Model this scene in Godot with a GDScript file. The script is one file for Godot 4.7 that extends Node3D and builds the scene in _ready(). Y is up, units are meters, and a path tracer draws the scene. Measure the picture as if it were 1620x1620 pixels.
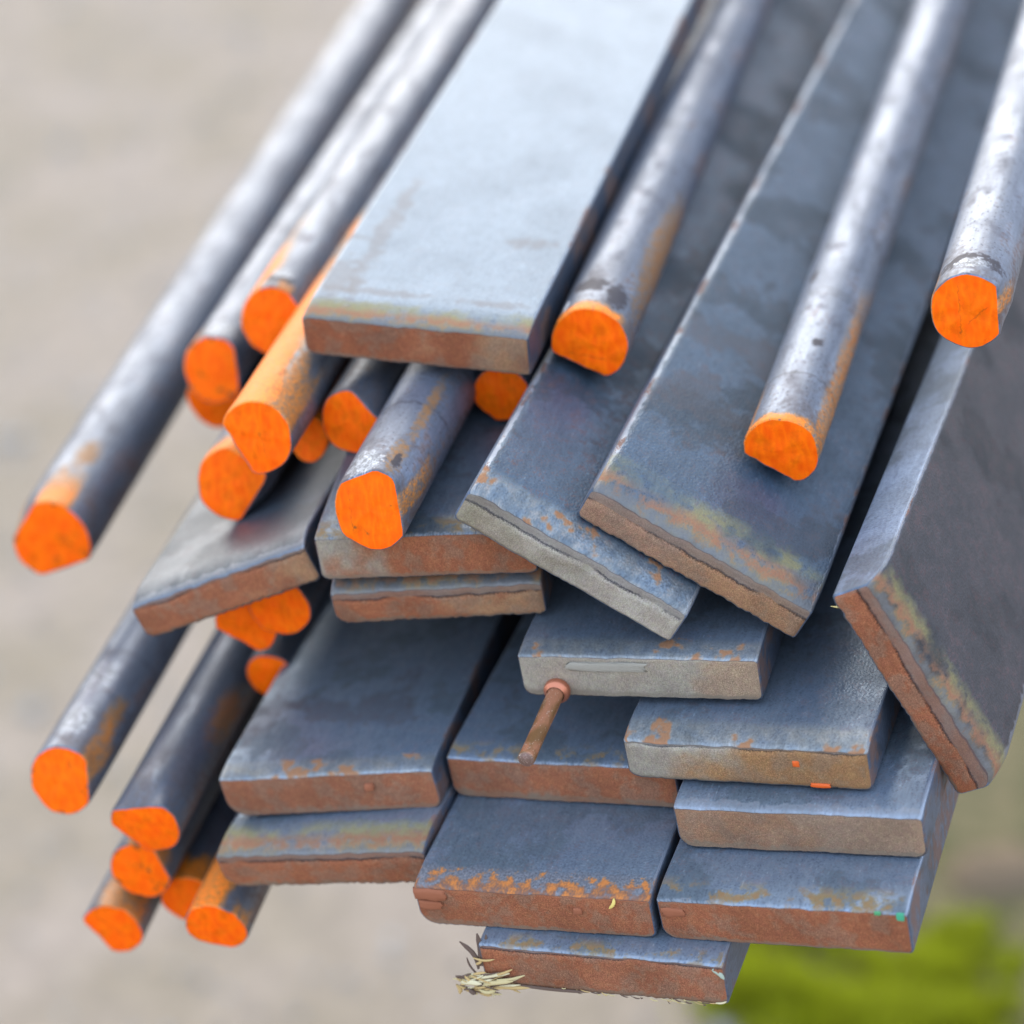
extends Node3D
# A bundle of sheared flat steel bars and round bars with orange painted ends, seen close, over a gravel yard with moss.

const TEX_LEN := 0.32          # metres of bar length that one skin texture covers
var low_noise: PackedByteArray
var mid_noise: PackedByteArray
var fine_noise: PackedByteArray
var ridge_noise: PackedByteArray
var rough := FastNoiseLite.new()
var taken := {}
var flat_height: Array = []
var rod_height: Texture2D
var cut_height: Texture2D


func _ready() -> void:
	# ---- camera
	var cam := Camera3D.new()
	cam.name = "camera"
	var ca := CameraAttributesPhysical.new()
	ca.frustum_focal_length = 59.5
	ca.exposure_aperture = 3.3
	ca.frustum_focus_distance = 0.806
	cam.attributes = ca
	cam.fov = 22.78
	cam.near = 0.05
	cam.far = 200.0
	cam.transform = Transform3D(Basis(Vector3(0.9484, -0.1698, -0.2678), Vector3(0.0105, 0.8609, -0.5087), Vector3(0.3169, 0.4796, 0.8183)).orthonormalized(), Vector3(0.230, 1.300, 0.640))
	add_child(cam)
	cam.fov = 22.78
	cam.current = true
	# ---- sky, exposure
	var we := WorldEnvironment.new()
	we.name = "environment"
	var env := Environment.new()
	env.background_mode = Environment.BG_SKY
	var sky := Sky.new()
	var sm := ProceduralSkyMaterial.new()
	sm.sky_top_color = Color(0.70, 0.78, 0.91)
	sm.sky_horizon_color = Color(0.82, 0.86, 0.91)
	sm.sky_curve = 0.2
	sm.sky_energy_multiplier = 1.15
	sm.ground_bottom_color = Color(0.42, 0.39, 0.34)
	sm.ground_horizon_color = Color(0.55, 0.53, 0.49)
	sky.sky_material = sm
	env.sky = sky
	env.tonemap_mode = Environment.TONE_MAPPER_LINEAR
	env.tonemap_exposure = 2.65
	env.sdfgi_enabled = true
	env.ssao_enabled = true
	env.ssil_enabled = true
	we.environment = env
	add_child(we)
	# ---- the sun, veiled by cloud, behind the bundle on the left
	var sun := DirectionalLight3D.new()
	sun.name = "sun"
	sun.light_energy = 0.40
	sun.light_color = Color(1.0, 0.98, 0.95)
	sun.light_angular_distance = 54.0
	sun.shadow_enabled = true
	add_child(sun)
	sun.look_at_from_position(Vector3(-0.33, 0.46, -0.83), Vector3.ZERO)
	# ---- shared noise
	low_noise = noise_bytes(11, 0.010, 5, FastNoiseLite.FRACTAL_FBM)
	mid_noise = noise_bytes(12, 0.045, 4, FastNoiseLite.FRACTAL_FBM)
	fine_noise = noise_bytes(13, 0.22, 2, FastNoiseLite.FRACTAL_FBM)
	ridge_noise = noise_bytes(14, 0.022, 3, FastNoiseLite.FRACTAL_RIDGED)
	rough.seed = 5
	rough.frequency = 1.0
	rough.fractal_octaves = 3
	for k in 2:
		flat_height.append(height_map(21 + k, 768, 1480, 0.13, 2))
	rod_height = height_map(31, 384, 1480, 0.07, 3)
	cut_height = height_map(32, 512, 128, 0.16, 3)
	build_ground()
	build_flats()
	build_rods()
	build_debris()


# ------------------------------------------------------------------ helpers
func numbered(called: String) -> String:
	var n: int = taken.get(called, -1) + 1
	taken[called] = n
	return called if n == 0 else "%s_%03d" % [called, n]


func thing(called: String, label: String, category: String, group: String, at: Transform3D) -> Node3D:
	var o := Node3D.new()
	o.name = numbered(called)
	add_child(o, true)
	o.transform = at
	o.set_meta("label", label)
	o.set_meta("category", category)
	if group:
		o.set_meta("group", group)
	return o


func part(called: String, mesh: Mesh, mat: Material, parent: Node3D) -> MeshInstance3D:
	var o := MeshInstance3D.new()
	o.name = called
	o.mesh = mesh
	o.material_override = mat
	parent.add_child(o, true)
	return o


func noise_bytes(sd: int, freq: float, octaves: int, kind: int) -> PackedByteArray:
	var n := FastNoiseLite.new()
	n.seed = sd
	n.noise_type = FastNoiseLite.TYPE_SIMPLEX
	n.frequency = freq
	n.fractal_type = kind
	n.fractal_octaves = octaves
	var im := n.get_seamless_image(512, 512)
	im.convert(Image.FORMAT_L8)
	return im.get_data()


func height_map(sd: int, w: int, h: int, freq: float, octaves: int) -> Texture2D:
	var n := FastNoiseLite.new()
	n.seed = sd
	n.noise_type = FastNoiseLite.TYPE_SIMPLEX
	n.frequency = freq
	n.fractal_octaves = octaves
	var im := n.get_image(w, h)
	im.convert(Image.FORMAT_L8)
	return ImageTexture.create_from_image(im)


func steel(tex: Texture2D, height: Texture2D, relief: float, metal := 1.0, shine := 0.5) -> StandardMaterial3D:
	# one baked picture gives colour, roughness (alpha) and how metallic it is (steel is bluish, rust and paint are not)
	var m := StandardMaterial3D.new()
	m.albedo_texture = tex
	m.roughness = 1.0
	m.roughness_texture = tex
	m.roughness_texture_channel = BaseMaterial3D.TEXTURE_CHANNEL_ALPHA
	m.metallic = metal
	m.metallic_specular = shine
	m.metallic_texture = tex
	m.metallic_texture_channel = BaseMaterial3D.TEXTURE_CHANNEL_BLUE
	if height:
		m.heightmap_enabled = true
		m.heightmap_texture = height
		m.heightmap_scale = relief
	return m


# along the bar: down the texture and back up again
func fold(s: float) -> float:
	return 0.002 + 0.996 * pingpong(s / (TEX_LEN * 1000.0), 1.0)


func plain(c: Color, r: float, metal := 0.0) -> StandardMaterial3D:
	var m := StandardMaterial3D.new()
	m.albedo_color = c
	m.roughness = r
	m.metallic = metal
	return m


# a mesh from a grid of points (rows of cols), smooth, area-weighted; closed joins the last column to the first
func grid_mesh(p: PackedVector3Array, uv: PackedVector2Array, cols: int, closed: bool, flip := false) -> ArrayMesh:
	var rows := p.size() / cols
	var nor := PackedVector3Array()
	nor.resize(p.size())
	var idx := PackedInt32Array()
	for r in rows - 1:
		for c in cols - 1:
			var a := r * cols + c
			var q := [a, a + 1, a + cols, a + 1, a + cols + 1, a + cols]
			if flip:
				q = [a, a + cols, a + 1, a + 1, a + cols, a + cols + 1]
			for k in [0, 3]:
				var n := (p[q[k + 2]] - p[q[k]]).cross(p[q[k + 1]] - p[q[k]])
				for i in 3:
					nor[q[k + i]] += n
					idx.append(q[k + i])
	for r in rows:
		if closed:
			var s := nor[r * cols] + nor[r * cols + cols - 1]
			nor[r * cols] = s
			nor[r * cols + cols - 1] = s
	for i in nor.size():
		nor[i] = nor[i].normalized()
	var arr := []
	arr.resize(Mesh.ARRAY_MAX)
	arr[Mesh.ARRAY_VERTEX] = p
	arr[Mesh.ARRAY_NORMAL] = nor
	arr[Mesh.ARRAY_TEX_UV] = uv
	arr[Mesh.ARRAY_INDEX] = idx
	var m := ArrayMesh.new()
	m.add_surface_from_arrays(Mesh.PRIMITIVE_TRIANGLES, arr)
	return m


# a knobbly pebble, lump or sliver: a squashed ball with an uneven skin
func lump_mesh(size: Vector3, sd: float, uneven := 0.25, boxy := 0.6) -> ArrayMesh:
	var p := PackedVector3Array()
	var uv := PackedVector2Array()
	for r in 8:
		for c in 11:
			var la := PI * r / 7.0
			var lo := TAU * c / 10.0
			var d := Vector3(sin(la) * cos(lo), cos(la), sin(la) * sin(lo))
			var b := d / maxf(absf(d.x), maxf(absf(d.y), absf(d.z)))
			var e := d.lerp(b, boxy)
			var k := 1.0 + uneven * rough.get_noise_3d(d.x * 1.3 + sd, d.y * 1.3, d.z * 1.3 - sd)
			p.append(e * k * size * 0.5)
			uv.append(Vector2(c / 10.0, r / 7.0))
	return grid_mesh(p, uv, 11, true)


# a tapered sliver along a bent path
func sliver_mesh(a: Vector3, b: Vector3, bow: Vector3, wide: float, thick: float) -> ArrayMesh:
	var p := PackedVector3Array()
	var uv := PackedVector2Array()
	var along := (b - a).normalized()
	var side := along.cross(Vector3(0.2, 0.5, 0.84)).normalized()
	var up := side.cross(along).normalized()
	for r in 6:
		var t := r / 5.0
		var c := a.lerp(b, t) + bow * sin(PI * t)
		var w := wide * (0.85 + 0.15 * sin(PI * t)) * (0.35 if r == 5 else 1.0) * (0.6 if r == 0 else 1.0)
		for k in 7:
			var an := TAU * k / 6.0
			p.append(c + side * cos(an) * w * 0.5 + up * sin(an) * thick * 0.5 * (1.0 if r < 5 else 0.3))
			uv.append(Vector2(k / 6.0, t))
	return grid_mesh(p, uv, 7, true)


# ------------------------------------------------------------------ flat bars
# skin texture. bands: 0 plain, 1 silver wrinkled, 2 silver with orange rust, 3 olive then red rust, 4 thin bright line with olive
func bake_flat(sd: int, tone: float, rust: float, band: int, band_mm: float, wide: float, patches: Array, marks: Array, edge_rust: float, even: float, side_tone: float, arris: float, tint: Color) -> ImageTexture:
	var W := 384
	var H := 640
	var data := PackedByteArray()
	data.resize(W * H * 4)
	var ox := (sd * 97) & 511
	var oy := (sd * 211) & 511
	var at := 0
	for y in H:
		var z := y * 320.0 / H
		for x in W:
			var u := x / float(W)
			var xm := 0.0
			var side := 0
			var edge := 0.0
			if u < 0.6:
				xm = (u - 0.015) / 0.57 * wide
				edge = minf(xm, wide - xm)
			else:
				side = 1
				xm = wide + (u - 0.6) * 160.0
				edge = 9.0
			var ix := int(xm * 3.2) + ox
			var iy := int(z * 3.2) + oy
			var nl := low_noise[((iy & 511) << 9) | (ix & 511)] / 255.0
			var nm := mid_noise[((iy & 511) << 9) | (ix & 511)] / 255.0
			var nf := fine_noise[(((iy * 2) & 511) << 9) | ((ix * 2) & 511)] / 255.0
			var nr := ridge_noise[(((iy / 3) & 511) << 9) | ((ix * 2) & 511)] / 255.0
			# mill scale: blue grey, mottled, with rolling streaks and a fine grain
			var k := lerpf(clampf((nl - 0.3) * 1.6, 0.0, 1.0), 0.6, even)
			var r := lerpf(75.0, 86.0, k) * tone * (tint.r if side == 0 else 1.0)
			var g := lerpf(84.0, 97.0, k) * tone * (tint.g if side == 0 else 1.0)
			var b := lerpf(97.0, 114.0, k) * tone * (tint.b if side == 0 else 1.0)
			var ro := lerpf(0.44, 0.29, k)
			var st := ((nr - 0.5) * 0.10 + (nm - 0.5) * 0.10) * (1.0 - even * 0.7)
			var ns := ridge_noise[((iy & 511) << 9) | ((ix * 5) & 511)] / 255.0
			st += (ns - 0.5) * 0.16 * (1.0 - even * 0.6)
			r *= 1.0 + st
			g *= 1.0 + st
			b *= 1.0 + st * 0.9
			# small dark pits, singly and in drifts
			if nf < 0.16 + (0.5 - nm) * 0.35:
				r *= 0.82
				g *= 0.82
				b *= 0.83
				ro += 0.1
			# greasy smudges, darker and duller
			var nq := low_noise[(((iy / 2 + 300) & 511) << 9) | ((ix / 2 + 150) & 511)] / 255.0
			var sm := smoothstep(0.52, 0.70, nq + (nm - 0.5) * 0.25) * (1.0 - even)
			r *= 1.0 - sm * 0.24
			g *= 1.0 - sm * 0.23
			b *= 1.0 - sm * 0.24
			ro += sm * 0.14
			# hairline scratches that catch the light
			if ns > 0.86 and nm > 0.5 and nl > 0.45 and side == 0:
				r *= 1.22
				g *= 1.22
				b *= 1.2
			# duller, browner patches of scale
			for pt: Array in patches:
				var dx: float = (xm - pt[0]) / pt[2]
				var dz: float = (z - pt[1]) / pt[3]
				var d := 1.0 - sqrt(dx * dx + dz * dz) + (nl - 0.5) * 1.5 + (nm - 0.5) * 0.5
				if d > 0.0:
					var s := smoothstep(0.0, 0.55, d) * minf(float(pt[4]), 1.0)
					r = lerpf(r, 68.0, s)
					g = lerpf(g, 68.0, s)
					b = lerpf(b, 72.0, s)
					ro = lerpf(ro, 0.62, s)
			# small rust specks in clusters
			var sp := (nm - 0.62 + rust * 0.22) * 3.0 + (nf - 0.72) * 3.0 + (nl - 0.5)
			if sp > 0.0 and rust > 0.0 and (side == 0 or side_tone < 1.0):
				var s := minf(sp * 2.0, 0.75) * minf(rust * 1.5, 1.0)
				r = lerpf(r, 98.0, s)
				g = lerpf(g, 66.0, s)
				b = lerpf(b, 62.0, s)
				ro = lerpf(ro, 0.75, s)
			# dark scratches and dents
			for mk: Array in marks:
				var dx: float = (xm - mk[0]) / mk[2]
				var dz: float = (z - mk[1]) / mk[3]
				var d := 1.0 - dx * dx - dz * dz + (nm - 0.5) * 1.6 + (nl - 0.5)
				if d > 0.0:
					var s := minf(d * 0.9, 0.7) * (0.4 + nf * 0.6)
					r = lerpf(r, 62.0, s)
					g = lerpf(g, 64.0, s)
					b = lerpf(b, 72.0, s)
			if side == 0:
				# worn arrises, bright or rusty, broken along the length
				var worn := 1.0 - edge / (0.6 + nm * 2.6)
				if worn > 0.0:
					var q := minf(worn * 3.0, 1.0)
					if nl + nf * 0.3 > 1.05 - edge_rust * 0.5:
						r = lerpf(r, 132.0, q * 0.7)
						g = lerpf(g, 92.0, q * 0.7)
						b = lerpf(b, 74.0, q * 0.7)
						ro = lerpf(ro, 0.7, q)
					else:
						r = lerpf(r, 150.0, q * arris)
						g = lerpf(g, 156.0, q * arris)
						b = lerpf(b, 166.0, q * arris)
				# the sheared front
				var bz := z / band_mm + (nm - 0.5) * 0.35 + (nf - 0.5) * 0.15
				if band == 1 and bz < 1.0:
					# scraped silver, streaked across the bar
					var q := minf((1.0 - bz) * 3.0, 0.8) * clampf(0.3 + nm * 0.9, 0.0, 1.0)
					var w := 0.95 + (nr - 0.5) * 0.2 + (nf - 0.5) * 0.25 + (nl - 0.5) * 0.3
					r = lerpf(r, 142.0 * w, q)
					g = lerpf(g, 141.0 * w, q)
					b = lerpf(b, 134.0 * w, q)
					ro = lerpf(ro, 0.42, q)
					var spot := clampf((nl + nm * 0.4 - 0.93) * 8.0, 0.0, 0.85)
					r = lerpf(r, 150.0, spot)
					g = lerpf(g, 100.0, spot)
					b = lerpf(b, 62.0, spot)
					ro = lerpf(ro, 0.8, spot)
				elif band == 2 and bz < 1.05:
					# silver flaking into orange rust, more rust towards the edge
					var q := minf((1.05 - bz) * 4.0, 0.95)
					var w := 0.85 + (nf - 0.5) * 0.35
					r = lerpf(r, 140.0 * w, q)
					g = lerpf(g, 143.0 * w, q)
					b = lerpf(b, 150.0 * w, q)
					ro = lerpf(ro, 0.42, q)
					var flake := clampf((nm * 0.95 + nf * 0.3 + (0.75 - bz) * 0.45 - 0.66) * 6.0, 0.0, 0.95)
					var o := clampf((nm - 0.45) * 3.0 + (nf - 0.5), 0.0, 1.0)
					r = lerpf(r, lerpf(120.0, 186.0, o), flake)
					g = lerpf(g, lerpf(84.0, 110.0, o), flake)
					b = lerpf(b, lerpf(66.0, 46.0, o), flake)
					ro = lerpf(ro, 0.82, flake)
				elif band == 3 and bz < 1.2:
					# olive tarnish, then red rust, then dark worn metal at the lip, each in broken patches
					var cover := clampf((nl - 0.2) * 2.6, 0.3, 1.0)
					var olive := clampf((1.15 - bz) * 3.0, 0.0, 1.0) * smoothstep(0.10, 0.60, nm * 0.6 + nl * 0.4) * cover * (0.65 + nf * 0.25)
					r = lerpf(r, 136.0, olive)
					g = lerpf(g, 124.0, olive)
					b = lerpf(b, 78.0, olive)
					var red := clampf(1.0 - absf(bz - 0.40) * 3.2, 0.0, 1.0) * smoothstep(0.15, 0.65, nm * 0.55 + nl * 0.35 + nf * 0.2) * 0.85 * clampf(0.5 + nl, 0.0, 1.0)
					r = lerpf(r, 142.0, red)
					g = lerpf(g, 90.0, red)
					b = lerpf(b, 64.0, red)
					var lip := clampf((0.24 - bz) * 6.0, 0.0, 0.8)
					r = lerpf(r, 106.0, lip)
					g = lerpf(g, 102.0, lip)
					b = lerpf(b, 98.0, lip)
					ro = lerpf(ro, 0.74, maxf(olive, maxf(red, lip * 0.6)))
				elif band == 4:
					# a few olive and rusty stains on a lightly scraped edge
					var q := clampf((1.25 - bz) * 1.6, 0.0, 1.0) * smoothstep(0.55, 0.80, nl * 0.55 + nm * 0.6 + (nf - 0.5) * 0.25) * 0.85
					r = lerpf(r, lerpf(124.0, 140.0, nm), q)
					g = lerpf(g, lerpf(108.0, 100.0, nm), q)
					b = lerpf(b, lerpf(62.0, 58.0, nm), q)
					ro = lerpf(ro, 0.75, q)
					if z < nm * 2.4 and nf > 0.35:
						r = lerpf(r, 136.0, 0.5)
						g = lerpf(g, 138.0, 0.5)
						b = lerpf(b, 142.0, 0.5)
				elif band == 0 and z < 3.5 * (0.5 + nm):
					r = lerpf(r, 142.0, 0.5)
					g = lerpf(g, 144.0, 0.5)
					b = lerpf(b, 148.0, 0.5)
				if z < 2.6:
					ro = maxf(ro, 0.52)
			else:
				# rolled sides: darker, with rust runs
				var s := clampf((nl * 0.8 + nm * 0.5 - 0.62) * 3.0, 0.0, 0.8)
				s *= clampf(1.5 - side_tone, 0.0, 1.0)
				r = lerpf(r * side_tone, 112.0, s)
				g = lerpf(g * side_tone, 76.0, s)
				b = lerpf(b * side_tone, 58.0, s)
				ro = lerpf(0.5, 0.8, s)
			var f := 0.94 + nf * 0.12
			data[at] = clampi(int(r * f), 0, 255)
			data[at + 1] = clampi(int(g * f), 0, 255)
			data[at + 2] = clampi(int(b * f), 0, 255)
			data[at + 3] = clampi(int((ro + (nf - 0.5) * 0.08) * 255.0), 0, 255)
			at += 4
	return ImageTexture.create_from_image(Image.create_from_data(W, H, false, Image.FORMAT_RGBA8, data))


func bake_cut(sd: int, left: Color, right: Color, split: float, burnish: float, foot: float) -> ImageTexture:
	var W := 480
	var H := 104
	var data := PackedByteArray()
	data.resize(W * H * 4)
	var ox := (sd * 131) & 511
	var oy := (sd * 57) & 511
	var at := 0
	for y in H:
		var t := y / float(H - 1)
		for x in W:
			var s := x / float(W - 1)
			var ix := x + ox
			var iy := y + oy
			var nl := low_noise[(((iy / 2) & 511) << 9) | ((ix / 2) & 511)] / 255.0
			var nm := mid_noise[((iy & 511) << 9) | (ix & 511)] / 255.0
			var nf := fine_noise[(((iy * 3) & 511) << 9) | ((ix * 3) & 511)] / 255.0
			var ng := fine_noise[(((iy + 77) & 511) << 9) | ((ix + 191) & 511)] / 255.0
			var nv := fine_noise[(((iy / 5) & 511) << 9) | ((ix * 2) & 511)] / 255.0
			var k := smoothstep(split - 0.2, split + 0.2, s + (nl - 0.5) * 0.6 + (t - 0.5) * 0.10)
			var r := lerpf(left.r, right.r, k) * 255.0
			var g := lerpf(left.g, right.g, k) * 255.0
			var b := lerpf(left.b, right.b, k) * 255.0
			var ro := 0.85
			# fine crystalline grain, faint shear lines from top to bottom
			var bare := clampf(1.35 - (r - b) / 40.0, 0.0, 1.0)
			ro = lerpf(0.85, 0.5, bare)
			var w := 0.96 + ((nf - 0.5) * 0.34 + (ng - 0.5) * 0.26) * (1.0 - bare * 0.65) + (nm - 0.5) * 0.12 + (nl - 0.5) * 0.16 + (nv - 0.5) * (0.10 + bare * 0.14)
			r *= w
			g *= w * (0.985 + (nm - 0.5) * 0.05)
			b *= w * (0.97 + (ng - 0.5) * 0.08)
			# duller grey brown drifts, darker towards the upper lip, thin vertical shear marks
			var nb := low_noise[(((iy + 240) & 511) << 9) | ((ix + 330) & 511)] / 255.0
			var drift := smoothstep(0.42, 0.75, nb * 0.75 + nm * 0.3) * 0.42 * (1.0 - bare * 0.6)
			r = lerpf(r, 122.0 * w, drift)
			g = lerpf(g, 102.0 * w, drift)
			b = lerpf(b, 86.0 * w, drift)
			var mark := smoothstep(0.70, 0.92, nv) * smoothstep(0.3, 0.6, nm) * 0.22
			r *= 1.0 - mark
			g *= 1.0 - mark
			b *= 1.0 - mark
			if nf > 0.78:
				r += 18.0
				g += 14.0
				b += 11.0
			if burnish > 0.0:
				var e := burnish + (nl - 0.5) * 0.08
				if t < e:
					var q := 0.55 * (0.6 + nl * 0.5)
					r = lerpf(r, 112.0, q)
					g = lerpf(g, 106.0, q)
					b = lerpf(b, 102.0, q)
					ro = 0.6
				var dl := absf(t - e + (ng - 0.5) * 0.05)
				if dl < 0.045:
					var q := (1.0 - dl / 0.045) * 0.55 * smoothstep(0.25, 0.55, nl)
					r *= 1.0 - q
					g *= 1.0 - q
					b *= 1.0 - q * 0.92
			if t < 0.045:
				r = lerpf(r, 74.0, 0.5)
				g = lerpf(g, 68.0, 0.5)
				b = lerpf(b, 74.0, 0.5)
			if foot > 0.0:
				var q := smoothstep(1.0 - foot, 1.0 - foot * 0.5, t + (nm - 0.5) * 0.12) * 0.6 * (0.3 + nl)
				r = lerpf(r, 116.0, q)
				g = lerpf(g, 104.0, q)
				b = lerpf(b, 88.0, q)
			data[at] = clampi(int(r), 0, 255)
			data[at + 1] = clampi(int(g), 0, 255)
			data[at + 2] = clampi(int(b), 0, 255)
			data[at + 3] = int(ro * 255.0)
			at += 4
	return ImageTexture.create_from_image(Image.create_from_data(W, H, false, Image.FORMAT_RGBA8, data))


# the outline of a flat bar, clockwise from the middle of the upper left corner; each entry [x, y, u] in mm
func flat_outline(w: float, t: float, radii: Array) -> Array:
	var out := []
	var q := 3
	var cols := 56
	var sides := 10
	var h := w / 2.0
	var corner := [Vector2(-h, 0), Vector2(h, 0), Vector2(h, -t), Vector2(-h, -t)]
	var start := [PI, PI / 2, 0.0, -PI / 2]
	var mid: Array = []
	for c in 4:
		var ro: float = radii[c]
		var ce: Vector2 = corner[c] + Vector2(ro if c in [0, 3] else -ro, -ro if c < 2 else ro)
		var pts := []
		for k in 2 * q + 1:
			var a: float = start[c] - PI / 2 * k / (2.0 * q)
			pts.append(ce + Vector2(cos(a), sin(a)) * ro)
		mid.append(pts)
	var us := [0.015, 0.585, 0.61, 0.71, 0.73, 0.87, 0.89, 0.985]
	for c in 4:
		var nx: int = (c + 1) % 4
		var run := []
		for k in range(q, 2 * q + 1):
			run.append(mid[c][k])
		var n := cols if c % 2 == 0 else sides
		for k in range(1, n):
			run.append((mid[c][2 * q] as Vector2).lerp(mid[nx][0], k / float(n)))
		for k in range(0, q):
			run.append(mid[nx][k])
		var u0: float = us[2 * c]
		var u1: float = us[2 * c + 1]
		var pad := 0.0125
		for k in run.size():
			var v: Vector2 = run[k]
			out.append([v.x, v.y, lerpf(u0 - (0.0 if c == 0 else pad), u1 + pad, k / float(run.size()))])
	return out


# the number of points on the four runs of flat_outline
const RUN_ACROSS := 62
const RUN_DOWN := 16


func flat_ring(outline: Array, w: float, t: float, s: float, inset: float, spec: Dictionary, sd: float) -> PackedVector3Array:
	var ring := PackedVector3Array()
	var n := outline.size()
	var fade := clampf(1.0 - s / 16.0, 0.0, 1.0)
	var drop: float = spec.drop * pow(clampf(1.0 - s / (spec.band + 3.0), 0.0, 1.0), 2.0)
	for i in n + 1:
		var o: Array = outline[i % n]
		var x: float = o[0]
		var y: float = o[1]
		var hy := clampf((y + t) / t, 0.0, 1.0)
		var ragged := rough.get_noise_2d(x * 0.55 + sd * 31.0, sd) * 0.35 * fade
		x *= 1.0 - inset / (w / 2.0)
		y = -t / 2 + (y + t / 2) * (1.0 - inset / (t / 2.0))
		y -= drop * pow(hy, 1.4) * (1.0 + 0.25 * rough.get_noise_2d(x * 0.12, sd * 7.0))
		if hy < 0.2:
			y += ragged * 2.0 * float(spec.torn)
		elif hy > 0.8:
			y += ragged * 0.35
		var z: float = -s + (spec.rake * (y + t / 2) / t + spec.skew * x / w + rough.get_noise_2d(x * 0.06, sd * 3.0 + 40.0) * 0.5) * fade
		# slight waviness of the rolled skin
		y += rough.get_noise_2d(s * 0.008 + sd, 3.0) * 0.25 * hy
		ring.append(Vector3(x, y, z) * 0.001)
	return ring


func flat_bar(row: Array, spec: Dictionary) -> Node3D:
	var w: float = row[6]
	var t: float = row[7]
	var sd: int = spec.seed
	var at := Transform3D(Basis.from_euler(Vector3(deg_to_rad(row[4]), deg_to_rad(row[3]), deg_to_rad(row[5]))), Vector3(row[0], row[1], row[2]))
	var root := thing("flat_bar", spec.label, "steel bar", "flat steel bars of the bundle", at)
	var outline := flat_outline(w, t, spec.radii)
	var n := outline.size()
	var pts := PackedVector3Array()
	var uv := PackedVector2Array()
	var stations := [[0.0, 0.55], [0.22, 0.18], [0.7, 0.0], [1.6, 0.0], [2.8, 0.0], [4.2, 0.0], [6.0, 0.0], [8.0, 0.0], [10.5, 0.0], [13.5, 0.0], [18.0, 0.0], [26.0, 0.0]]
	var s := 40.0
	var length: float = spec.get("length", 950.0)
	while s < length:
		stations.append([s, 0.0])
		s += 40.0
	stations.append([length, 0.0])
	for stn: Array in stations:
		var ring := flat_ring(outline, w, t, stn[0], stn[1], spec, sd)
		pts.append_array(ring)
		for i in n + 1:
			uv.append(Vector2(outline[i % n][2] if i < n else 1.015, fold(stn[0])))
	var skin := steel(bake_flat(sd, spec.tone, spec.rust, spec.kind, spec.band, w, spec.get("patches", []), spec.get("marks", []), spec.get("edge_rust", 0.2), spec.get("even", 0.0), spec.get("side_tone", 0.72), spec.get("arris", 0.6), spec.get("tint", Color.WHITE)), flat_height[sd % 2], spec.get("relief", 0.006), spec.get("metal", 1.0))
	part("body", grid_mesh(pts, uv, n + 1, true), skin, root)
	# the sheared face: a patch stretched over the front ring, with the burnished strip and the rougher break below it
	var first := pts.slice(0, n + 1)
	var cols := RUN_ACROSS
	var rows := RUN_DOWN
	var cp := PackedVector3Array()
	var cu := PackedVector2Array()
	var tl := first[0]
	var tr := first[cols]
	var br := first[cols + rows]
	var bl := first[2 * cols + rows]
	for j in rows + 1:
		var v := j / float(rows)
		for i in cols + 1:
			var a := i / float(cols)
			var top := first[i]
			var bottom := first[2 * cols + rows - i]
			var lef := first[(2 * cols + 2 * rows - j) % n]
			var rig := first[cols + j]
			var q := top.lerp(bottom, v) + lef.lerp(rig, a) - tl.lerp(tr, a).lerp(bl.lerp(br, a), v)
			if i > 0 and i < cols and j > 0 and j < rows:
				var e := minf(minf(i, cols - i), minf(j, rows - j) * 2.0) / 3.0
				e = clampf(e, 0.0, 1.0)
				var br_at: float = spec.burnish + rough.get_noise_2d(a * w * 0.06, sd * 5.0) * 0.05
				var z := rough.get_noise_2d(a * w * 0.45 + sd * 9.0, v * t * 0.45) * 0.16
				if spec.burnish > 0.0:
					z += 0.45 * smoothstep(br_at - 0.02, br_at + 0.08, v) - 0.25 * exp(-pow((v - br_at) / 0.05, 2.0))
				z += float(spec.get("belly", 0.3)) * sin(PI * v)
				q.z += z * e * 0.001
			cp.append(q)
			cu.append(Vector2(a, v))
	part("cut_face", grid_mesh(cp, cu, cols + 1, false), steel(bake_cut(sd, spec.left, spec.right, spec.split, spec.burnish, spec.foot), cut_height, 0.006, 0.45, 0.3), root)
	# the far end
	var last := pts.slice(pts.size() - n - 1)
	var bp := PackedVector3Array()
	var bu := PackedVector2Array()
	for j in 2:
		for i in n + 1:
			bp.append(last[i] if j == 0 else Vector3(0, -t * 0.0005, last[i].z))
			bu.append(Vector2(i / float(n), j * 0.1))
	part("far_end", grid_mesh(bp, bu, n + 1, true), skin, root)
	return root


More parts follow.
